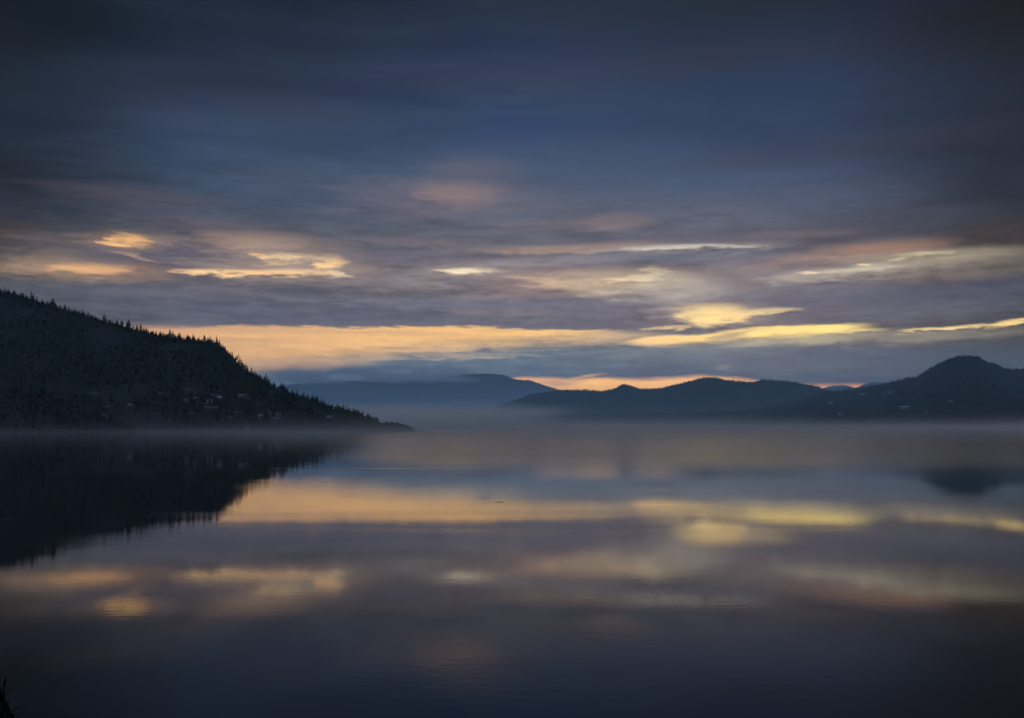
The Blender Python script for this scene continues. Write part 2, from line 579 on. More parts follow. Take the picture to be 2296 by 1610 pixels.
# ------------------------------------------------------------------ hills
def column(x):
    """Unit direction on the ground for a column of the working grid."""
    dx = (x - CX) / F
    n = math.hypot(dx, 1.0)
    return dx / n, 1.0 / n, n


class Hill:
    def __init__(s, name, prof, shore, slope=None, crest=None, material=None, nx=400, nt=40, rough=1.0, bulge=1.0, label=None):
        s.prof, s.shore, s.slope, s.crest, s.bulge, s.rough = prof, shore, slope, crest, bulge, rough
        xs = np.linspace(prof[0][0], prof[-1][0], nx)
        ts = np.concatenate([np.linspace(-0.03, 1.0, nt), np.linspace(1.0, 2.0, 12)[1:]])
        v = np.empty((nx, len(ts), 3), dtype=np.float32)
        for i, x in enumerate(xs):
            for j, t in enumerate(ts):
                v[i, j] = s.at(x, t)
        n2 = len(ts)
        i, j = np.meshgrid(np.arange(nx - 1), np.arange(n2 - 1), indexing='ij')
        f = np.stack([i * n2 + j, (i + 1) * n2 + j, (i + 1) * n2 + j + 1, i * n2 + j + 1], -1).reshape(-1, 4)
        s.obj = link(name, mesh_np(name, v.reshape(-1, 3), f, True), material)
        kind(s.obj, 'structure', label, 'hill')

    def dims(s, x):
        ux, uy, n = column(x)
        ds = interp(x, s.shore)
        te = (HY - interp(x, s.prof)) / F / n
        if s.crest:
            dc = interp(x, s.crest)
        else:
            dc = (ds + CAM_Z / s.slope) / max(0.2, 1.0 - te / s.slope)
            dc = max(dc, ds + 20)
        h = max(0.6, CAM_Z + dc * te)
        return ux, uy, ds, dc, h

    def at(s, x, t):
        ux, uy, ds, dc, h = s.dims(x)
        d = ds + (dc - ds) * t
        px, py = ux * d, uy * d
        if t <= 0:
            return px, py, -0.6
        if t <= 1.0:
            k = t ** s.bulge
            z = h * k
            a = min(1.0, 6 * t) * min(1.0, 5 * (1 - t) + 0.05)
            w = s.rough * a * min(1.0, h / 60.0)
            z += w * 16 * (mnoise.fractal(Vector((px / 260, py / 260, 3.1)), 1.0, 2.1, 4))
            z += w * 3 * (mnoise.fractal(Vector((px / 40, py / 40, 7.7)), 1.0, 2.1, 3))
            return px, py, max(z, 0.3)
        u = t - 1.0
        return px, py, h * (1 - u * u) - 0.6 * u

    def seek(s, x, y):
        """Ground point of this hill met by the line of sight through (x, y) of the working grid."""
        n = column(x)[2]
        te = (HY - y) / F / n
        for t in np.linspace(0.01, 1.0, 160):
            p = s.at(x, float(t))
            if (p[2] - CAM_Z) / math.hypot(p[0], p[1]) >= te:
                return p
        return s.at(x, 1.0)


m_hill = surface('hillside_grass', (0.017, 0.018, 0.014), (0.024, 0.022, 0.017), 0.02, c3=(0.014, 0.017, 0.012), scale3=0.008)
m_far = surface('far_hillside', (0.016, 0.020, 0.016), (0.030, 0.030, 0.022), 0.012)

LEFT_PROF = [(-700, 600), (-300, 615), (-100, 640), (0, 656), (35, 662), (70, 674), (110, 684), (150, 697), (190, 708), (240, 722), (290, 735), (340, 749), (390, 759), (440, 764),
             (470, 766), (490, 772), (510, 790), (530, 812), (545, 828), (570, 845), (600, 862), (640, 880), (680, 895), (720, 909), (760, 922), (790, 934), (820, 944),
             (840, 947.5), (887, 948.5), (908, 951.5), (923, 958), (935, 967)]
left_hill = Hill('hill', LEFT_PROF, [(-700, 1750), (0, 1740), (500, 1680), (850, 1510), (935, 1486)], slope=0.44, material=m_hill, nx=520, nt=60, bulge=1.05,
                 label='dark wooded hill running down to a low point, with houses on its slope')
SPUR_PROF = [(-500, 760), (-200, 790), (0, 830), (24, 836), (120, 882), (216, 925), (250, 939), (285, 955), (310, 966)]
spur = Hill('hill', SPUR_PROF, [(-500, 1560), (0, 1590), (310, 1640)], slope=0.5, material=m_hill, nx=200, nt=40, bulge=1.1, rough=0.6,
            label='lower grassy spur in front of the dark wooded hill')
FAR_A = [(520, 905), (560, 885), (640, 863), (700, 857), (760, 855), (850, 853), (960, 852), (1000, 846), (1030, 841), (1080, 838), (1128, 841), (1145, 849), (1164, 853), (1186, 852.6),
         (1224, 865), (1254, 876), (1300, 888), (1380, 910), (1450, 950)]
hill_a = Hill('hill', FAR_A, [(520, 8300), (1450, 8000)], crest=[(520, 9600), (1450, 9300)], material=m_far, nx=260, nt=24, rough=1.5,
              label='pale blue far hill with low cloud on its top')
FAR_B = [(1060, 950), (1120, 908), (1188, 886), (1254, 877), (1309, 875), (1339, 878), (1369, 875), (1387, 868), (1402, 863), (1417, 868), (1435, 874), (1474, 873), (1504, 866), (1534, 859), (1579, 848),
         (1606, 849), (1625, 854), (1683, 857), (1708, 853), (1753, 856), (1785, 859), (1804, 864), (1833, 868), (1850, 876), (1900, 888), (2000, 900), (2150, 940)]
hill_b = Hill('hill', FAR_B, [(1060, 4700), (2150, 4300)], crest=[(1060, 5200), (2150, 5100)], material=m_far, nx=300, nt=30, rough=1.2,
              label='long blue wooded ridge with a small knoll and a rounded top')
FAR_C = [(1800, 890), (1843, 872), (1855, 868), (1871, 865), (1897, 865), (1916, 869.5), (1923, 868.5), (1939, 861.5), (1955, 857.5), (1990, 857), (2015, 855), (2100, 850), (2200, 870)]
hill_c = Hill('hill', FAR_C, [(1800, 9900), (2200, 9900)], crest=[(1800, 11000), (2200, 11000)], material=m_far, nx=120, nt=14,
              label='small pale far hill seen in the saddle beside the dark knoll')
FAR_D = [(1560, 952), (1640, 930), (1740, 905), (1855, 880), (1881, 878), (1923, 874), (1977, 865), (2009, 855), (2041, 850), (2060, 844), (2079, 833), (2102, 820), (2124, 809), (2150, 800), (2175, 800),
         (2195, 803), (2214, 814), (2236, 820), (2252, 830), (2275, 831), (2294, 830), (2400, 820), (2600, 850), (2800, 840)]
hill_d = Hill('hill', FAR_D, [(1560, 3700), (1900, 3500), (2300, 3300), (2800, 3200)], crest=[(1560, 4700), (1900, 4650), (2300, 4600), (2800, 4500)], material=m_hill, nx=360, nt=50, rough=1.4,
              label='dark hill with a rounded knoll above scattered houses')
FAR_E = [(1060, 952), (1110, 944), (1180, 936), (1270, 929), (1350, 927), (1420, 928), (1520, 925), (1640, 922), (1740, 918), (1830, 925), (1900, 940), (1960, 951)]
hill_e = Hill('hill', FAR_E, [(1060, 4350), (1960, 3700)], crest=[(1060, 4600), (1960, 4000)], material=m_far, nx=120, nt=14,
              label='low dark strip of shore hills rising from the mist')

# ------------------------------------------------------------------ haze and mist
def box(name, lo, hi, m):
    (x0, y0, z0), (x1, y1, z1) = lo, hi
    v = [(x0, y0, z0), (x1, y0, z0), (x1, y1, z0), (x0, y1, z0), (x0, y0, z1), (x1, y0, z1), (x1, y1, z1), (x0, y1, z1)]
    f = [[0, 3, 2, 1], [4, 5, 6, 7], [0, 1, 5, 4], [1, 2, 6, 5], [2, 3, 7, 6], [3, 0, 4, 7]]
    return link(name, mesh_np(name, v, f), m)


haze = box('haze', (-FARX - 200, NEARY - 140, -1.7), (FARX + 200, FARY + 200, HAZE_TOP), volume_mat('haze', (0.52, 0.80, 1.0), HAZE_D, 0.0))
kind(haze, 'stuff', 'thin bluish dawn air over the lake and hills', 'haze')


def ss(a, b, x):
    t = min(1.0, max(0.0, (x - a) / (b - a)))
    return t * t * (3 - 2 * t)


def mist_mat(name, color, aniso):
    m, q = mat(name)
    v = q.n('ShaderNodeVolumePrincipled')
    v.inputs['Color'].default_value = tuple(color) + (1,)
    v.inputs['Anisotropy'].default_value = aniso
    geo = q.n('ShaderNodeNewGeometry')
    sp = q.n('ShaderNodeSeparateXYZ')
    q.plug(sp.inputs[0], geo.outputs['Position'])
    o = q.n('ShaderNodeOutputMaterial')
    q.plug(o.inputs['Volume'], v.outputs[0])
    return m, q, v, geo.outputs['Position'], sp.outputs[0], sp.outputs[1], sp.outputs[2]


# low mist on the water: thins upwards and towards the near shore, uneven along the lake
m_mist, q, v, pos, px, py, pz = mist_mat('low_mist', (1.0, 0.90, 0.82), 0.55)
lump = q.noise(q.vm('MULTIPLY', pos, (0.0011, 0.0016, 0.0)), 1.0, 3, 0.55)
hgt = q.m('MULTIPLY_ADD', lump, 13.0, 0.2)
fall = q.m('POWER', 2.718, q.m('MULTIPLY', q.m('DIVIDE', pz, hgt), -1.0))
rise = q.m('MULTIPLY', q.mr(py, 280.0, 1500.0), q.mr(q.m('DIVIDE', px, py), -0.50, -0.06, 0.30, 1.0))
q.plug(v.inputs['Density'], q.m('MULTIPLY', q.m('MULTIPLY', fall, rise), q.mr(lump, 0.3, 0.7, MIST_D * 0.3, MIST_D * 1.7)))
mist = box('mist', (-5200, 280, 0.15), (5600, 8000, 70), m_mist)
kind(mist, 'stuff', 'thin pinkish mist lying low over the lake', 'mist')
m_mist.cycles.volume_step_rate = 0.35

# mist filling the far valley, thickest in a pale bank at the foot of the far hill
m_val, q, v, pos, px, py, pz = mist_mat('valley_mist', (0.66, 0.85, 1.0), 0.0)
lump = q.noise(q.vm('MULTIPLY', pos, (0.0006, 0.0008, 0.004)), 1.0, 3, 0.5)
fall = q.m('POWER', 2.718, q.m('MULTIPLY', pz, -1.0 / 190.0))
q.plug(v.inputs['Density'], q.m('MULTIPLY', q.m('MULTIPLY', fall, q.mr(py, 2300.0, 4800.0)), q.mr(lump, 0.25, 0.75, VALLEY_D * 0.7, VALLEY_D * 1.3)))
valley = box('mist', (-6000, 2300, 0.3), (6000, 9300, 430), m_val)
kind(valley, 'stuff', 'bluish mist filling the far valley between the hills', 'mist')
m_val.cycles.volume_step_rate = 0.8

m_fog, q, v, pos, px, py, pz = mist_mat('fog_bank', (1.0, 0.92, 0.84), 0.35)
lump = q.noise(q.vm('MULTIPLY', pos, (0.0022, 0.0012, 0.03)), 1.0, 4, 0.55)
bell = q.m('MULTIPLY', q.mr(px, -1100.0, -400.0), q.mr(px, 260.0, -320.0))
crown_ = q.noise(q.vm('MULTIPLY', pos, (0.0032, 0.0010, 0.0)), 1.0, 3, 0.55)
pzr = q.m('MULTIPLY_ADD', crown_, 70.0, q.m('SUBTRACT', pz, 35.0))
lay = q.m('MULTIPLY', q.mr(pz, 2.0, 25.0), q.mr(pzr, 84.0, 44.0))
q.plug(v.inputs['Density'], q.m('MULTIPLY', q.m('MULTIPLY', bell, lay), q.mr(lump, 0.38, 0.62, 0.0, FOG_D)))
fog = box('mist', (-1100, 2700, 1.0), (900, 4400, 96), m_fog)
kind(fog, 'stuff', 'pale fog bank at the foot of the far blue hill', 'mist')
m_fog.cycles.volume_step_rate = 0.6

m_cap, q, v, pos, px, py, pz = mist_mat('hill_cloud', (1.0, 0.97, 0.92), 0.0)
lump = q.noise(q.vm('MULTIPLY', pos, (0.0025, 0.001, 0.010)), 1.0, 4, 0.55)
bell = q.m('MULTIPLY', q.mr(px, -2400.0, -1900.0), q.mr(px, -10.0, -700.0))
lay = q.m('MULTIPLY', q.mr(pz, 365.0, 415.0), q.mr(pz, 545.0, 450.0))
q.plug(v.inputs['Density'], q.m('MULTIPLY', q.m('MULTIPLY', bell, lay), q.mr(lump, 0.40, 0.60, 0.0, 0.006)))
cap = box('mist', (-2400, 8650, 365), (-10, 9420, 545), m_cap)
kind(cap, 'stuff', 'soft cloud lying on the top of the far blue hill', 'cloud')
m_cap.cycles.volume_step_rate = 0.7

# ------------------------------------------------------------------ near bank under the camera
m_soil = surface('bank_soil', (0.006, 0.006, 0.005), (0.014, 0.012, 0.009), 3.0)
m_blade = surface('dry_grass_blade', (0.008, 0.009, 0.006), (0.018, 0.016, 0.009), 8.0)


def bank_z(x, y):
    z = 10.2 - 0.36 * max(0.0, y) - 0.02 * max(0.0, y - 6) ** 1.5
    z += 5.35 * math.exp(-(((x + 6.15) / 1.78) ** 2 + ((y - 8.8) / 2.0) ** 2))
    z += 0.20 * mnoise.fractal(Vector((x * 0.6, y * 0.6, 1.0)), 1.0, 2.0, 4)
    return max(z, -0.5)


nx, ny = 110, 90
v = [(-30 + 60 * i / (nx - 1), -14 + 52 * j / (ny - 1), 0) for i in range(nx) for j in range(ny)]
v = [(x, y, bank_z(x, y)) for x, y, _ in v]
f = [[i * ny + j, (i + 1) * ny + j, (i + 1) * ny + j + 1, i * ny + j + 1] for i in range(nx - 1) for j in range(ny - 1)]
bank = link('bank', mesh_np('bank', v, f, True), m_soil)
kind(bank, 'structure', 'black grassy bank in the near corner of the shore', 'bank')


def blades(n, px, py, size):
    vs, fs = [], []
    for _ in range(n):
        x, y = px(), py()
        z = bank_z(x, y) - 0.02
        h = size * random.uniform(0.4, 1.0)
        a = random.uniform(0, 6.28)
        lean = random.uniform(0.05, 0.5) * h
        w = 0.006 + 0.006 * random.random()
        b0 = len(vs)
        ox, oy = math.cos(a), math.sin(a)
        for k in range(4):
            t = k / 3
            cx_, cy_, cz_ = x + ox * lean * t * t, y + oy * lean * t * t, z + h * t * (1 - 0.12 * t)
            ww = w * (1 - t) + 0.001
            vs += [(cx_ - oy * ww, cy_ + ox * ww, cz_), (cx_ + oy * ww, cy_ - ox * ww, cz_)]
        for k in range(3):
            q0 = b0 + 2 * k
            fs.append([q0, q0 + 1, q0 + 3, q0 + 2])
    return vs, fs


vs, fs = blades(16000, lambda: random.uniform(-7.5, -3.6), lambda: random.uniform(6.5, 11.0), 0.16)
v2, f2 = blades(500, lambda: random.uniform(-6.5, -3.4), lambda: random.uniform(7.0, 10.5), 0.3)
fs += [[i + len(vs) for i in t] for t in f2]
vs += v2
kind(link('grass', mesh_np('grass', vs, fs), m_blade), 'stuff', 'dark grass growing on the near bank', 'grass')


def tube(vs, fs, pts, rad, sides=5):
    b0 = len(vs)
    for k, p in enumerate(pts):
        r = rad[k]
        d = Vector(pts[min(k + 1, len(pts) - 1)]) - Vector(pts[max(k - 1, 0)])
        d.normalize()
        u = d.orthogonal().normalized()
        w = d.cross(u)
        for s_ in range(sides):
            a = 6.28318 * s_ / sides
            vs.append(tuple(Vector(p) + u * (r * math.cos(a)) + w * (r * math.sin(a))))
    for k in range(len(pts) - 1):
        for s_ in range(sides):
            a, b_ = b0 + k * sides + s_, b0 + k * sides + (s_ + 1) % sides
            fs.append([a, b_, b_ + sides, a + sides])
    fs.append([b0 + (len(pts) - 1) * sides + s_ for s_ in range(sides)])


def thing(name, label, cat, loc, rz=0.0, group=None):
    e = bpy.data.objects.new(name, None)
    COL.objects.link(e)
    e.location = loc
    e.rotation_euler = (0, 0, rz)
    e.empty_display_size = 0.5
    e['label'] = label
    e['category'] = cat
    if group:
        e['group'] = group
    return e


def weed(label, x, y, h, lean, seed):
    r = random.Random(seed)
    e = thing('weed_stalk', label, 'plant', (x, y, bank_z(x, y) - 0.03))
    vs, fs = [], []
    pts = [(lean * (k / 6) ** 1.6, 0.02 * math.sin(k), h * k / 6) for k in range(7)]
    tube(vs, fs, pts, [0.012 - 0.0014 * k for k in range(7)])
    link('stem', mesh_np('stem', vs, fs), m_blade, e)
    vs, fs = [], []
    top = Vector(pts[-1])
    tube(vs, fs, [tuple(top + Vector((0.003 * k, 0, 0.018 * k))) for k in range(6)], [0.006, 0.010, 0.012, 0.010, 0.007, 0.002], 6)
    link('seed_head', mesh_np('seed_head', vs, fs), m_blade, e)
    for k in range(7):
        vs, fs = [], []
        p = Vector(pts[1 + k % 5])
        a = r.uniform(0, 6.28)
        ln = r.uniform(0.12, 0.26)
        d = Vector((math.cos(a), math.sin(a), 0.5)) * ln
        n_ = Vector((-math.sin(a), math.cos(a), 0)) * 0.016
        b0 = len(vs)
        vs += [tuple(p), tuple(p + d * 0.5 + n_), tuple(p + d * 0.5 - n_), tuple(p + d - Vector((0, 0, 0.04)))]
        fs += [[b0, b0 + 2, b0 + 1], [b0 + 1, b0 + 2, b0 + 3]]
        link('leaf', mesh_np('leaf', vs, fs), m_blade, e)
    return e


weed('tall dark weed stalk with a seed head at the very edge of the near bank', -4.66, 9.1, 0.34, 0.02, 1)
weed('shorter leaning weed stalk beside the tallest one on the near bank', -4.52, 9.0, 0.22, 0.05, 2)
weed('low weed stalk standing furthest down the near bank', -4.28, 8.8, 0.3, 0.05, 3)

# ------------------------------------------------------------------ trees
m_bark = surface('pine_bark', (0.025, 0.018, 0.012), (0.05, 0.035, 0.022), 4.0)
m_needle = surface('pine_needles', (0.026, 0.034, 0.022), (0.040, 0.046, 0.028), 0.5)
m_scrub = surface('bare_scrub', (0.018, 0.015, 0.011), (0.034, 0.026, 0.017), 0.05)


def pine_crown(seed, base=0.18, width=0.17, ragged=0.5, clumps=34):
    """Crown of a unit-high pine: ragged clumps of needle sprays on whorled limbs, with gaps between."""
    r = random.Random(seed)
    vs, fs = [], []
    for k in range(clumps):
        t = base + (1 - base) * (k + r.random() * 0.6) / clumps
        u = (t - base) / (1 - base)
        rad = width * (0.35 + 0.65 * math.sin(math.pi * min(1, 0.28 + 0.72 * u))) * (1.08 - 0.92 * u)
        a = k * 2.4 + r.uniform(-0.5, 0.5)
        ln = max(0.02, rad * (1 + ragged * r.uniform(-0.8, 0.6)))
        c = Vector((math.cos(a) * ln * 0.62, math.sin(a) * ln * 0.62, t - 0.02))
        for q_ in range(5):
            d = Vector((r.gauss(0, 1), r.gauss(0, 1), r.gauss(0, 0.45)))
            d.normalize()
            e_ = d.cross(Vector((r.gauss(0, 1), r.gauss(0, 1), r.gauss(0, 1)))).normalized()
            sz = (0.032 + 0.5 * ln) * r.uniform(0.55, 1.0)
            p = c + d * sz * 0.35
            b0 = len(vs)
            vs += [tuple(p - d * sz), tuple(p + e_ * sz * 0.42), tuple(p + d * sz * 0.9), tuple(p - e_ * sz * 0.42)]
            fs.append([b0, b0 + 1, b0 + 2, b0 + 3])
        b0 = len(vs)     # the limb itself
        vs += [(0, 0, t - 0.01), (0, 0, t + 0.006), tuple(c)]
        fs.append([b0, b0 + 1, b0 + 2])
    b0 = len(vs)
    vs += [(-0.012, 0, 0.93), (0.012, 0, 0.93), (0, 0, 1.0), (0, -0.012, 0.93), (0, 0.012, 0.93)]
    fs += [[b0, b0 + 1, b0 + 2], [b0 + 3, b0 + 4, b0 + 2]]
    me = mesh_np('crown', vs, fs)
    me.materials.append(m_needle)
    return me


crowns = [pine_crown(11, 0.16, 0.20, 0.5, 36), pine_crown(12, 0.10, 0.17, 0.4, 40), pine_crown(13, 0.30, 0.22, 0.8, 28), pine_crown(14, 0.22, 0.15, 0.6, 34),
          pine_crown(15, 0.36, 0.26, 0.9, 26), pine_crown(16, 0.12, 0.24, 0.5, 40), pine_crown(17, 0.25, 0.19, 1.0, 26)]
vs, fs = [], []
tube(vs, fs, [(0, 0, -0.08), (0.003, 0, 0.3), (-0.003, 0.003, 0.65), (0, 0, 0.98)], [0.017, 0.013, 0.008, 0.002], 5)
trunk_me = mesh_np('trunk', vs, fs)
trunk_me.materials.append(m_bark)

N_TREE = [0]


def pine(p, h, label, group, k=None, lean=0.0, wide=1.0):
    N_TREE[0] += 1
    e = thing('pine_tree', label, 'tree', p, random.uniform(0, 6.28), group)
    e.rotation_euler[1] = lean
    if lean:
        e.rotation_euler[2] = 0
    e.scale = (h * wide, h * wide, h)
    link('trunk', trunk_me, None, e)
    link('crown', crowns[random.randrange(len(crowns)) if k is None else k], None, e)
    return e


def on_ridge(x, t=None):
    return left_hill.at(x, random.uniform(0.95, 1.0) if t is None else t)


SEG = [(0, 195, 'dark pine in the row along the highest part of the left hill skyline', 'pines along the high skyline', 54, 9, 19),
       (195, 400, 'dark pine in the row down the middle of the left hill skyline', 'pines along the middle skyline', 58, 9, 18),
       (400, 478, 'dark pine on the flat shoulder above the cliff of the left hill', 'pines on the shoulder above the cliff', 24, 8, 15),
       (560, 700, 'dark pine on the straight slope between cliff and low point', 'pines on the slope below the cliff', 44, 7, 14),
       (700, 838, 'dark pine on the last slope above the low bare point', 'pines above the low point', 46, 8, 15)]
for x0, x1, lab, grp, n, h0, h1 in SEG:
    for k in range(n):
        x = x0 + (x1 - x0) * (k // 3 * 3 + random.gauss(1.5, 1.1)) / n
        x = min(max(x, x0), x1)
        w = random.uniform(0.95, 1.9)
        h = (h0 * 0.75 + (h1 - h0) * random.random() ** 2.0) * 1.25 * (1.35 if random.random() < 0.10 else 1.0)
        size = 'tall' if h > h0 + 0.95 * (h1 - h0) + 3 else 'short' if h < h0 + 0.35 * (h1 - h0) + 2.5 else 'middling'
        pine(on_ridge(x), h, lab.replace('dark', size + ' ' + ('broad' if w > 1.4 else 'slim')), grp, wide=w)
pine(on_ridge(70, 0.99), 24, 'tallest pine standing alone above the row on the high skyline', None, 1, wide=0.9)
pine(on_ridge(458, 0.99), 16, 'thin pine at the shoulder just left of the cliff brow', None, 3)
pine(on_ridge(486, 0.99), 17, 'broad pine on the brow of the cliff', None, 0)
pine(on_ridge(492, 0.99), 13, 'narrow pine right at the cliff edge', None, 3)
pine(on_ridge(505, 0.99), 8, 'small pine clinging to the top of the cliff', None, 2)
pine(on_ridge(521, 0.99), 14, 'upright pine on the cliff beside the leaning one', None, 1)
pine(on_ridge(529, 0.99), 18, 'pine leaning outwards from the cliff', None, 6, 0.35)
for x, h in ((538, 19), (542, 17), (545, 14)):
    pine(on_ridge(x, 0.99), h, 'pine in the tight clump halfway down the cliff', 'clump halfway down the cliff', wide=1.1)
for x, h in ((551, 17), (555, 15)):
    pine(on_ridge(x, 0.99), h, 'slim pine of the pair just below the cliff clump', 'pair below the cliff clump', 3)
pine(on_ridge(631, 0.99), 17, 'slender pine rising well above its neighbours on the lower slope', None, 3)
pine(on_ridge(792, 0.99), 15, 'round topped pine with a bare stem near the low point', None, 4, wide=1.2)
pine(on_ridge(825, 0.99), 13, 'last big pine before the bare point', None, 5, wide=1.2)
# larger single pines on the face of the hill and on the spur
FACE = [(172, 822), (190, 812), (208, 848), (150, 792), (240, 800), (275, 815), (118, 775), (305, 838), (330, 800), (98, 846), (262, 868), (225, 838), (360, 850), (410, 835), (85, 800), (60, 730), (140, 740),
        (455, 828), (200, 870), (290, 880), (345, 880), (395, 872), (430, 905), (470, 880), (505, 905), (545, 885), (585, 895), (620, 905), (650, 915), (675, 925), (250, 905), (310, 915), (365, 925), (175, 760),
        (220, 770), (280, 780), (480, 840), (340, 835), (700, 930), (720, 928), (730, 935), (560, 930), (610, 935), (655, 938), (480, 935)]
for x, y in FACE:
    h, w = random.uniform(10, 18), random.uniform(0.9, 1.5)
    where = 'high on the' if y < 800 else 'halfway up the' if y < 870 else 'among the houses on the' if x > 380 else 'low on the'
    size = ('tall' if h > 15 else 'short' if h < 12 else 'middling') + ' ' + ('broad' if w > 1.2 else 'slim')
    pine(left_hill.seek(x, y), h, size + ' pine standing by itself ' + where + ' face of the left hill', 'single pines on the hill face', wide=w)
for x, y in ((70, 905), (95, 890), (118, 915), (150, 950), (160, 945), (205, 948), (215, 940), (60, 945), (75, 955), (35, 880), (130, 940), (190, 938), (228, 945)):
    h = random.uniform(12, 20)
    pine(spur.seek(x, y), h, ('tall' if h > 16 else 'short') + ' pine ' + ('on the crest' if y < 915 else 'near the foot') + ' of the lower grassy spur', 'pines on the spur', wide=1.25)


def templ(kind_):
    """Small low-poly trees for the woods too many to count."""
    r = random.Random(5)
    out = []
    for _ in range(8):
        vs, fs = [], []
        if kind_ == 'pine':
            for lo, hi, rad in ((0.05, 0.55, 0.17), (0.3, 0.8, 0.13), (0.58, 1.0, 0.085)):
                b0 = len(vs)
                for k in range(5):
                    a = 6.283 * k / 5 + r.uniform(-0.4, 0.4)
                    q_ = rad * r.uniform(0.6, 1.35)
                    vs.append((math.cos(a) * q_, math.sin(a) * q_, lo + r.uniform(-0.05, 0.08)))
                vs.append((r.uniform(-0.03, 0.03), r.uniform(-0.03, 0.03), hi))
                fs += [[b0 + k, b0 + (k + 1) % 5, b0 + 5] for k in range(5)]
        else:
            for _k in range(9):
                c = Vector((r.gauss(0, 0.22), r.gauss(0, 0.22), 0.45 + r.gauss(0, 0.2)))
                d = Vector((r.gauss(0, 1), r.gauss(0, 1), r.gauss(0, 1))).normalized() * 0.36
                e_ = d.orthogonal()
                b0 = len(vs)
                vs += [tuple(c + d), tuple(c + e_), tuple(c - d * 0.7)]
                fs.append([b0, b0 + 1, b0 + 2])
        out.append((np.array(vs), np.array(fs)))
    return out


T_PINE, T_BUSH = templ('pine'), templ('bush')


def woods(hill, name, label, n, hmin, hmax, t_of, m, tpl, density=None, xr=None):
    allv, allf, base = [], [], 0
    x0, x1 = xr or (hill.prof[0][0], hill.prof[-1][0])
    tries = 0
    while len(allv) < n and tries < n * 8:
        tries += 1
        x = random.uniform(x0, x1)
        t = t_of()
        p = hill.at(x, t)
        if p[2] < 2.0:
            continue
        if density is not None and mnoise.fractal(Vector((p[0] / 140, p[1] / 140, 9.0)), 1.0, 2.0, 4) < density - 0.3 * random.random():
            continue
        vv, ff = tpl[random.randrange(len(tpl))]
        h = random.uniform(hmin, hmax)
        a = random.uniform(0, 6.283)
        c, s_ = math.cos(a), math.sin(a)
        w = h * random.uniform(0.85, 1.4)
        q_ = np.stack([(vv[:, 0] * c - vv[:, 1] * s_) * w + p[0], (vv[:, 0] * s_ + vv[:, 1] * c) * w + p[1], vv[:, 2] * h + p[2] - 0.04 * h], 1)
        allv.append(q_)
        allf.append(ff + base)
        base += len(q_)
    o = link(name, mesh_np(name, np.concatenate(allv), np.concatenate(allf).astype(np.int32)), m)
    return kind(o, 'stuff', label, 'woodland')


woods(left_hill, 'woodland', 'dark pine wood covering the left hill', 5200, 5, 12, lambda: random.uniform(0.06, 1.0), m_needle, T_PINE, 0.10, (-60, 850))
woods(left_hill, 'woodland', 'low pines thickening the left hill skyline', 1200, 3.0, 7.5, lambda: random.uniform(0.94, 1.0), m_needle, T_PINE, -0.25, (-40, 842))
woods(left_hill, 'scrub', 'brown bare scrub between the pines of the left hill', 5000, 2.0, 5.0, lambda: random.uniform(0.02, 0.99), m_scrub, T_BUSH, -0.05, (-60, 842))
woods(spur, 'scrub', 'brown scrub on the lower grassy spur', 700, 2.0, 4.5, lambda: random.uniform(0.05, 0.95), m_scrub, T_BUSH, -0.1, (-60, 300))
woods(hill_d, 'woodland', 'dark pine wood on the knoll hill', 3800, 8, 15, lambda: random.uniform(0.05, 1.0), m_needle, T_PINE, 0.0, (1600, 2400))
woods(hill_d, 'woodland', 'fringe of pines along the knoll skyline', 900, 7, 14, lambda: random.uniform(0.96, 1.0), m_needle, T_PINE, -0.2, (1840, 2400))
woods(hill_b, 'woodland', 'fringe of pines along the long blue ridge', 1500, 6, 13, lambda: random.uniform(0.97, 1.0), m_needle, T_PINE, -0.15, (1180, 1900))
woods(hill_b, 'woodland', 'pine wood on the face of the long blue ridge', 2200, 7, 12, lambda: random.uniform(0.1, 0.97), m_needle, T_PINE, 0.0, (1100, 1950))
woods(hill_a, 'woodland', 'fringe of pines along the far pale hill', 700, 10, 18, lambda: random.uniform(0.97, 1.0), m_needle, T_PINE, -0.1, (900, 1300))
woods(hill_c, 'woodland', 'fringe of pines along the smallest far hill', 300, 9, 16, lambda: random.uniform(0.97, 1.0), m_needle, T_PINE, -0.1, (1830, 2050))
woods(hill_e, 'woodland', 'pines on the low shore hills in the mist', 900, 8, 14, lambda: random.uniform(0.1, 1.0), m_needle, T_PINE, -0.1, (1330, 1920))
print('pines', N_TREE[0])

# ------------------------------------------------------------------ houses and roads on the slopes
def paint(name, c, rough=0.7):
    return surface(name, tuple(v * 0.9 for v in c), c, 1.5, rough)


m_white = paint('white_render', (0.46, 0.46, 0.45))
m_cream = paint('cream_siding', (0.25, 0.23, 0.20))
m_grey = paint('grey_siding', (0.11, 0.115, 0.12))
m_brown = paint('brown_timber', (0.09, 0.065, 0.05))
m_roof_g = paint('grey_roof', (0.075, 0.08, 0.085))
m_roof_d = paint('dark_roof', (0.06, 0.06, 0.065))
m_roof_p = paint('pale_metal_roof', (0.28, 0.29, 0.30), 0.5)
m_glass, q = mat('window_glass')
b = q.n('ShaderNodeBsdfPrincipled')
b.inputs['Base Color'].default_value = (0.02, 0.025, 0.03, 1)
b.inputs['Roughness'].default_value = 0.08
o = q.n('ShaderNodeOutputMaterial')
q.plug(o.inputs['Surface'], b.outputs[0])
m_road = surface('gravel_road', (0.075, 0.067, 0.056), (0.12, 0.108, 0.09), 0.4)


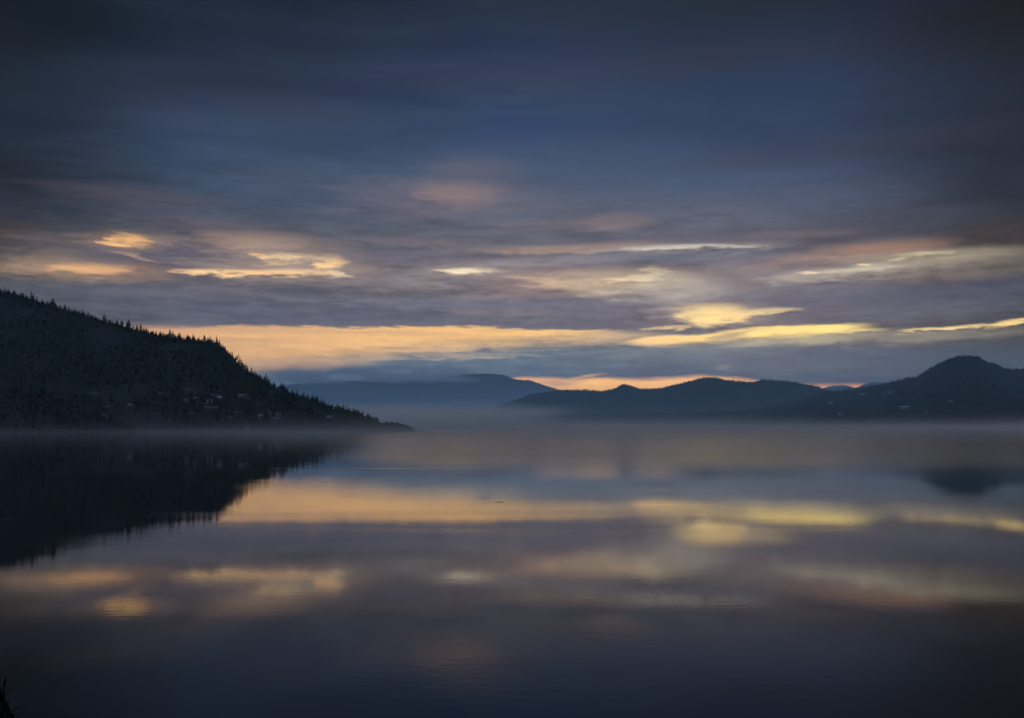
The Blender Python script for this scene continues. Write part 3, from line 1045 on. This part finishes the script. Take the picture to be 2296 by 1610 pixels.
def slab(vs, fs, x0, x1, y0, y1, z0, z1):
    b0 = len(vs)
    vs += [(x0, y0, z0), (x1, y0, z0), (x1, y1, z0), (x0, y1, z0), (x0, y0, z1), (x1, y0, z1), (x1, y1, z1), (x0, y1, z1)]
    fs += [[b0 + i for i in t] for t in ([0, 3, 2, 1], [4, 5, 6, 7], [0, 1, 5, 4], [1, 2, 6, 5], [2, 3, 7, 6], [3, 0, 4, 7])]


def house(p, w, d, h, walls, roofing, label, group=None, flat=False, turn=0.0, gable_front=False):
    """A house seen across the water: walls on a footing cut into the slope, roof, front windows, door, chimney."""
    face = math.atan2(p[0], p[1])
    e = thing('house', label, 'house', p, -face + turn, group)
    if gable_front:
        w, d = d, w
    vs, fs = [], []
    slab(vs, fs, -w / 2, w / 2, -d / 2, d / 2, -5.0, h)
    rh = 0.0 if flat else 0.24 * (d if not gable_front else w)
    if not flat:
        b0 = len(vs)
        if gable_front:
            vs += [(-w / 2, -d / 2, h), (w / 2, -d / 2, h), (0, -d / 2, h + rh), (-w / 2, d / 2, h), (w / 2, d / 2, h), (0, d / 2, h + rh)]
        else:
            vs += [(-w / 2, -d / 2, h), (-w / 2, d / 2, h), (-w / 2, 0, h + rh), (w / 2, -d / 2, h), (w / 2, d / 2, h), (w / 2, 0, h + rh)]
        fs += [[b0, b0 + 1, b0 + 2], [b0 + 3, b0 + 5, b0 + 4]]
    link('wall', mesh_np('wall', vs, fs), walls, e)
    vs, fs = [], []
    ov, th = 0.6, 0.25
    if flat:
        slab(vs, fs, -w / 2 - ov, w / 2 + ov, -d / 2 - ov, d / 2 + ov, h + 0.01, h + 0.3)
    else:
        a, bb = (d / 2 + ov, w / 2 + ov) if not gable_front else (w / 2 + ov, d / 2 + ov)
        base = a - ov
        lo = h - rh * ov / base
        prof = [(-a, lo + 0.02), (0, h + rh + 0.02), (a, lo + 0.02), (a, lo + th), (0, h + rh + th), (-a, lo + th)]
        for s_ in (-bb, bb):
            for (u, z) in prof:
                vs.append((s_, u, z) if not gable_front else (u, s_, z))
        fs += [[k, (k + 1) % 6, 6 + (k + 1) % 6, 6 + k] for k in range(6)] + [[0, 5, 4, 1], [1, 4, 3, 2], [6, 7, 10, 11], [7, 8, 9, 10]]
    rf = link('roof', mesh_np('roof', vs, fs), roofing, e)
    if not flat:
        vs, fs = [], []
        slab(vs, fs, w * 0.18, w * 0.18 + 0.9, -0.2, 0.6, h + 0.2, h + rh + 1.1)
        link('chimney', mesh_np('chimney', vs, fs), m_grey, rf)
    n = max(2, int(w / 3.6))
    floors = max(1, int(h / 2.9))
    for fl in range(floors):
        for k in range(n):
            xc = -w / 2 + w * (k + 0.5) / n
            z0 = 0.9 + 2.9 * fl
            vs, fs = [], []
            if fl == 0 and k == n // 2:
                slab(vs, fs, xc - 0.5, xc + 0.5, -d / 2 - 0.05, -d / 2 + 0.1, 0.05, 2.1)
                link('door', mesh_np('door', vs, fs), m_brown, e)
                continue
            slab(vs, fs, xc - 0.7, xc + 0.7, -d / 2 - 0.04, -d / 2 + 0.1, z0, z0 + 1.2)
            link('window', mesh_np('window', vs, fs), m_glass, e)
    return e


def on_left(cx, cy):
    return left_hill.seek(183.7 + 0.224 * cx, 826.6 + 0.224 * cy)


LH = [  # crop position, width, depth, height, walls, roof, flat, gable, label
    (1610, 288, 17, 9, 5.8, m_white, m_roof_p, True, False, 'largest white house on the hillside with a flat pale roof'),
    (1560, 322, 15, 8, 3.2, m_grey, m_roof_p, True, False, 'low grey house with a flat pale roof beneath the largest white one'),
    (1655, 318, 10, 8, 3.2, m_cream, m_roof_g, False, False, 'cream house close beside and below the largest white one'),
    (1100, 252, 20, 9, 3.2, m_grey, m_roof_p, True, False, 'long low house with a pale roof highest in the village'),
    (1060, 235, 10, 8, 4.0, m_grey, m_roof_g, False, False, 'grey gabled house just above the long low pale roof'),
    (1045, 330, 9, 8, 4.5, m_cream, m_roof_g, False, True, 'cream gabled house below the long low pale roof'),
    (1135, 318, 8, 7, 5.0, m_white, m_roof_g, False, True, 'small white gabled house below the long low pale roof'),
    (1280, 330, 9, 8, 3.4, m_white, m_roof_p, True, False, 'bright white box of a house in the middle of the village'),
    (1370, 308, 11, 8, 3.6, m_white, m_roof_p, False, False, 'bright white house with a pale gable roof uphill of the white box'),
    (1330, 281, 12, 8, 3.0, m_grey, m_roof_g, False, False, 'grey house with a grey roof highest above the white box house'),
    (1210, 270, 9, 7, 3.0, m_grey, m_roof_g, False, False, 'small grey house level with the long low pale roof'),
    (790, 268, 10, 8, 3.2, m_grey, m_roof_g, False, False, 'grey house alone uphill at the near end of the village'),
    (860, 278, 9, 8, 3.8, m_grey, m_roof_g, False, True, 'grey gable end next to the lone uphill grey house'),
    (740, 362, 13, 8, 3.0, m_brown, m_roof_g, False, False, 'brown timber house with a grey roof below the lone grey one'),
    (1170, 368, 11, 9, 4.5, m_grey, m_roof_g, False, True, 'tall grey gabled house under the white box house'),
    (1245, 378, 12, 8, 3.0, m_brown, m_roof_d, False, False, 'dark timber house beside the tall grey gabled house'),
    (1290, 415, 24, 9, 3.0, m_grey, m_roof_g, False, False, 'longest grey roofed house lower in the village'),
    (1095, 466, 9, 8, 3.2, m_cream, m_roof_g, False, False, 'cream house below the village towards the mist'),
    (1565, 466, 12, 8, 3.0, m_grey, m_roof_g, False, False, 'grey house between the largest white house and the shore'),
    (1490, 498, 8, 7, 2.9, m_white, m_roof_p, True, False, 'small bright white box of a house near the shore mist'),
    (1430, 503, 10, 7, 2.6, m_grey, m_roof_g, True, False, 'low grey shed beside the small white box near the shore'),
    (1790, 487, 11, 9, 4.2, m_white, m_roof_p, False, True, 'white gable fronted house nearest the lower shore'),
    (1740, 496, 8, 7, 2.6, m_grey, m_roof_p, True, False, 'low annexe with a pale roof beside the white gable'),
    (1895, 475, 4, 4, 8.5, m_white, m_roof_g, True, False, 'narrow white tower house beside the white gable'),
    (1965, 472, 9, 7, 3.0, m_cream, m_roof_g, False, False, 'cream house just beyond the narrow white tower'),
    (1800, 370, 15, 8, 3.0, m_cream, m_roof_g, False, False, 'wide cream house under tall pines beyond the largest white one'),
    (1940, 522, 16, 8, 2.8, m_brown, m_roof_g, False, False, 'long brown house below the narrow white tower'),
    (1655, 600, 8, 7, 3.0, m_white, m_roof_g, False, False, 'pale boathouse alone in the mist at the shore'),
    (130, 275, 13, 9, 3.4, m_grey, m_roof_g, False, False, 'grey house furthest from the point on the hillside'),
    (136, 312, 8, 6, 2.8, m_grey, m_roof_p, True, False, 'small pale roofed garage under the furthest grey house'),
    (478, 370, 7, 6, 2.9, m_white, m_roof_p, True, False, 'small white cabin alone beyond the grassy spur'),
    (487, 302, 5, 5, 7.5, m_grey, m_roof_g, True, False, 'narrow pale tower above the small white cabin'),
]
for cx, cy, w, d, h, wm, rm, flat, gb, lab in LH:
    house(on_left(cx, cy), w, d, h, wm, rm, lab, 'houses on the left hillside', flat, random.uniform(-0.35, 0.35), gb)
house(left_hill.seek(741, 939), 12, 8, 3.0, m_white, m_roof_p, 'white house low among pines halfway to the point', 'houses on the left hillside', False, 0.1)
house(left_hill.seek(800, 951), 14, 7, 3.2, m_white, m_roof_p, 'white house standing last before the bare point', 'houses on the left hillside', True, -0.2)
house(left_hill.seek(808, 951), 6, 6, 4.6, m_cream, m_roof_g, 'narrow cream house leaning up to the last white one', 'houses on the left hillside', True, -0.2)


def on_right(cx, cy):
    return hill_d.seek(1791 + 0.22 * cx, 808 + 0.22 * cy)


RH = [
    (325, 446, 24, 12, 6, m_white, m_roof_p, False, 'white house lowest down the long flank of the knoll'),
    (520, 405, 20, 12, 6, m_grey, m_roof_g, False, 'grey house halfway along the flank of the knoll'),
    (655, 362, 24, 12, 5, m_grey, m_roof_p, False, 'pale roofed house just under the flank skyline'),
    (905, 352, 36, 16, 6, m_cream, m_roof_g, False, 'big cream house with a broad roof on the knoll flank'),
    (938, 345, 8, 8, 11, m_white, m_roof_p, True, 'white tower block beside the big cream house'),
    (1195, 342, 20, 10, 5, m_grey, m_roof_g, False, 'grey house at the end of the climbing road'),
    (1075, 500, 30, 14, 6, m_cream, m_roof_p, False, 'pale roofed barn in the middle of the knoll face'),
    (815, 520, 22, 12, 5, m_grey, m_roof_g, False, 'grey house lower than the pale barn'),
    (425, 590, 14, 12, 11, m_grey, m_roof_p, False, 'tall grey house above the mist under the flank'),
    (1550, 430, 12, 10, 6, m_white, m_roof_g, False, 'small white house alone below the rounded knoll'),
    (1300, 550, 12, 10, 8, m_cream, m_roof_g, False, 'small cream house between barn and lone white house'),
    (1090, 622, 26, 12, 6, m_grey, m_roof_g, False, 'grey house straight below the pale barn near the mist'),
    (710, 662, 16, 12, 10, m_cream, m_roof_p, False, 'cream house at the edge of the mist under the knoll'),
    (1690, 500, 12, 10, 8, m_grey, m_roof_g, False, 'small grey house furthest out under the knoll'),
]
for cx, cy, w, d, h, wm, rm, flat, lab in RH:
    house(on_right(cx, cy), w, d, h, wm, rm, lab, 'houses below the knoll', flat, random.uniform(-0.4, 0.4))


def road(hill, pts, width, label):
    P3 = []
    for k in range(len(pts) - 1):
        for u in np.linspace(0, 1, 8, endpoint=False):
            P3.append(hill.seek(pts[k][0] + (pts[k + 1][0] - pts[k][0]) * u, pts[k][1] + (pts[k + 1][1] - pts[k][1]) * u))
    vs, fs = [], []
    for k, p in enumerate(P3):
        a = Vector(P3[max(0, k - 1)])
        c = Vector(P3[min(len(P3) - 1, k + 1)])
        d = (c - a)
        d.z = 0
        d.normalize()
        n_ = Vector((-d.y, d.x, 0)) * width / 2
        up = Vector((0, 0, 1.0))
        vs += [tuple(Vector(p) + n_ + up), tuple(Vector(p) - n_ + up), tuple(Vector(p) - n_ - up * 2), tuple(Vector(p) + n_ - up * 2)]
        if k:
            b0 = 4 * (k - 1)
            fs += [[b0 + i, b0 + (i + 1) % 4, b0 + 4 + (i + 1) % 4, b0 + 4 + i] for i in range(4)]
    return kind(link('road', mesh_np('road', vs, fs), m_road), 'structure', label, 'road')


L = lambda cx, cy: (183.7 + 0.224 * cx, 826.6 + 0.224 * cy)
road(left_hill, [L(225, 400), L(290, 372), L(350, 362)], 6, 'pale gravel road bending on the hillside')
road(left_hill, [L(250, 345), L(300, 358), L(350, 362)], 6, 'upper arm of the pale gravel road')
road(left_hill, [L(1480, 312), L(1530, 300), L(1600, 302)], 5, 'road below the largest white house')
road(spur, [(222, 927), (232, 931), (244, 941)], 5, 'pale track crossing the end of the spur')
road(hill_d, [(2033, 871), (2042, 876), (2046, 880)], 9, 'short road climbing the knoll')

# ------------------------------------------------------------------ on the point and on the water
def post(p, h, label):
    e = thing('marker_post', label, 'post', p)
    vs, fs = [], []
    tube(vs, fs, [(0, 0, -0.8), (0, 0, h)], [0.16, 0.12], 8)
    link('pole', mesh_np('pole', vs, fs), m_brown, e)
    vs, fs = [], []
    slab(vs, fs, -0.7, 0.7, -0.22, -0.13, h - 1.5, h - 0.1)
    link('board', mesh_np('board', vs, fs), m_white, e)
    return e


post(left_hill.at(932, 0.6), 6.0, 'navigation post on the outermost tip of the low point')
post(left_hill.at(842, 0.9), 8.0, 'tall thin pole where the last pines meet the bare point')
for x, lab in ((848, 'round bush nearest the pines on the bare point'), (867, 'small bush in the middle of the bare point'), (879, 'taller bush beyond the middle of the bare point'), (891, 'last bush before the tip of the bare point')):
    e = thing('bush', lab, 'bush', left_hill.at(x, 0.97), random.uniform(0, 6), 'bushes on the bare point')
    vs, fs = [], []
    r = random.Random(x)
    for k in range(60):
        c = Vector((r.gauss(0, 0.9), r.gauss(0, 0.9), 1.3 + r.gauss(0, 0.6)))
        d = Vector((r.gauss(0, 1), r.gauss(0, 1), r.gauss(0, 1))).normalized() * 0.7
        n_ = d.orthogonal() * 0.6
        b0 = len(vs)
        vs += [tuple(c + d), tuple(c + n_), tuple(c - d), tuple(c - n_)]
        fs.append([b0, b0 + 1, b0 + 2, b0 + 3])
    link('foliage', mesh_np('foliage', vs, fs), m_needle, e)
    vs, fs = [], []
    tube(vs, fs, [(0, 0, -0.4), (0.05, 0, 0.8), (0, 0.05, 1.6)], [0.12, 0.09, 0.04])
    link('stem', mesh_np('stem', vs, fs), m_bark, e)


def water_at(x, y):
    d = CAM_Z * F / (y - HY)
    return (x - CX) / F * d, d


def swell_line(x0, x1, y, width, h, label):
    """A long low ripple running across the still water."""
    (ax, d), (bx, _) = water_at(x0, y), water_at(x1, y)
    vs, fs = [], []
    n = 80
    for i in range(n):
        u = i / (n - 1)
        x = ax + (bx - ax) * u
        taper = min(1.0, 2.5 * u, 2.5 * (1 - u)) * (0.55 + 0.6 * abs(mnoise.noise(Vector((u * 23, y * 0.1, 2.0)))))
        wob = 0.6 * math.sin(u * 9) + 0.8 * mnoise.noise(Vector((u * 12, y, 0)))
        for k, (f_, z) in enumerate(((-0.5, -0.01), (-0.2, 0.5), (0.0, 1.0), (0.2, 0.5), (0.5, -0.01))):
            vs.append((x, d + wob + width * f_ * (0.3 + 0.7 * taper), 0.004 + h * z * taper))
        if i:
            b0 = 5 * (i - 1)
            fs += [[b0 + k, b0 + 5 + k, b0 + 6 + k, b0 + 1 + k] for k in range(4)]
    return kind(link('ripple', mesh_np('ripple', vs, fs, True), m_water), 'structure', label, 'ripple')


swell_line(680, 1170, 1050, 5.0, 0.036, 'long thin ripple catching the warm sky on the open lake')
swell_line(528, 668, 971, 9.0, 0.30, 'pale ripple under the houses close to the shore')
swell_line(-60, 36, 1163, 1.6, 0.10, 'short bright ripple in the dark reflection')

wx, wy = water_at(1118, 1126)
e = thing('driftwood', 'thin dark piece of driftwood floating alone on the lit water', 'driftwood', (wx, wy, 0.0), 0.15)
vs, fs = [], []
tube(vs, fs, [(-0.9, 0, 0.0), (-0.3, 0.05, 0.015), (0.3, 0.0, 0.02), (0.95, 0.06, 0.0)], [0.02, 0.03, 0.03, 0.015], 7)
link('log', mesh_np('log', vs, fs), m_bark, e)
vs, fs = [], []
tube(vs, fs, [(0.3, 0, 0.06), (0.40, 0.05, 0.10), (0.46, 0.08, 0.12)], [0.016, 0.012, 0.006], 5)
link('branch', mesh_np('branch', vs, fs), m_bark, e)
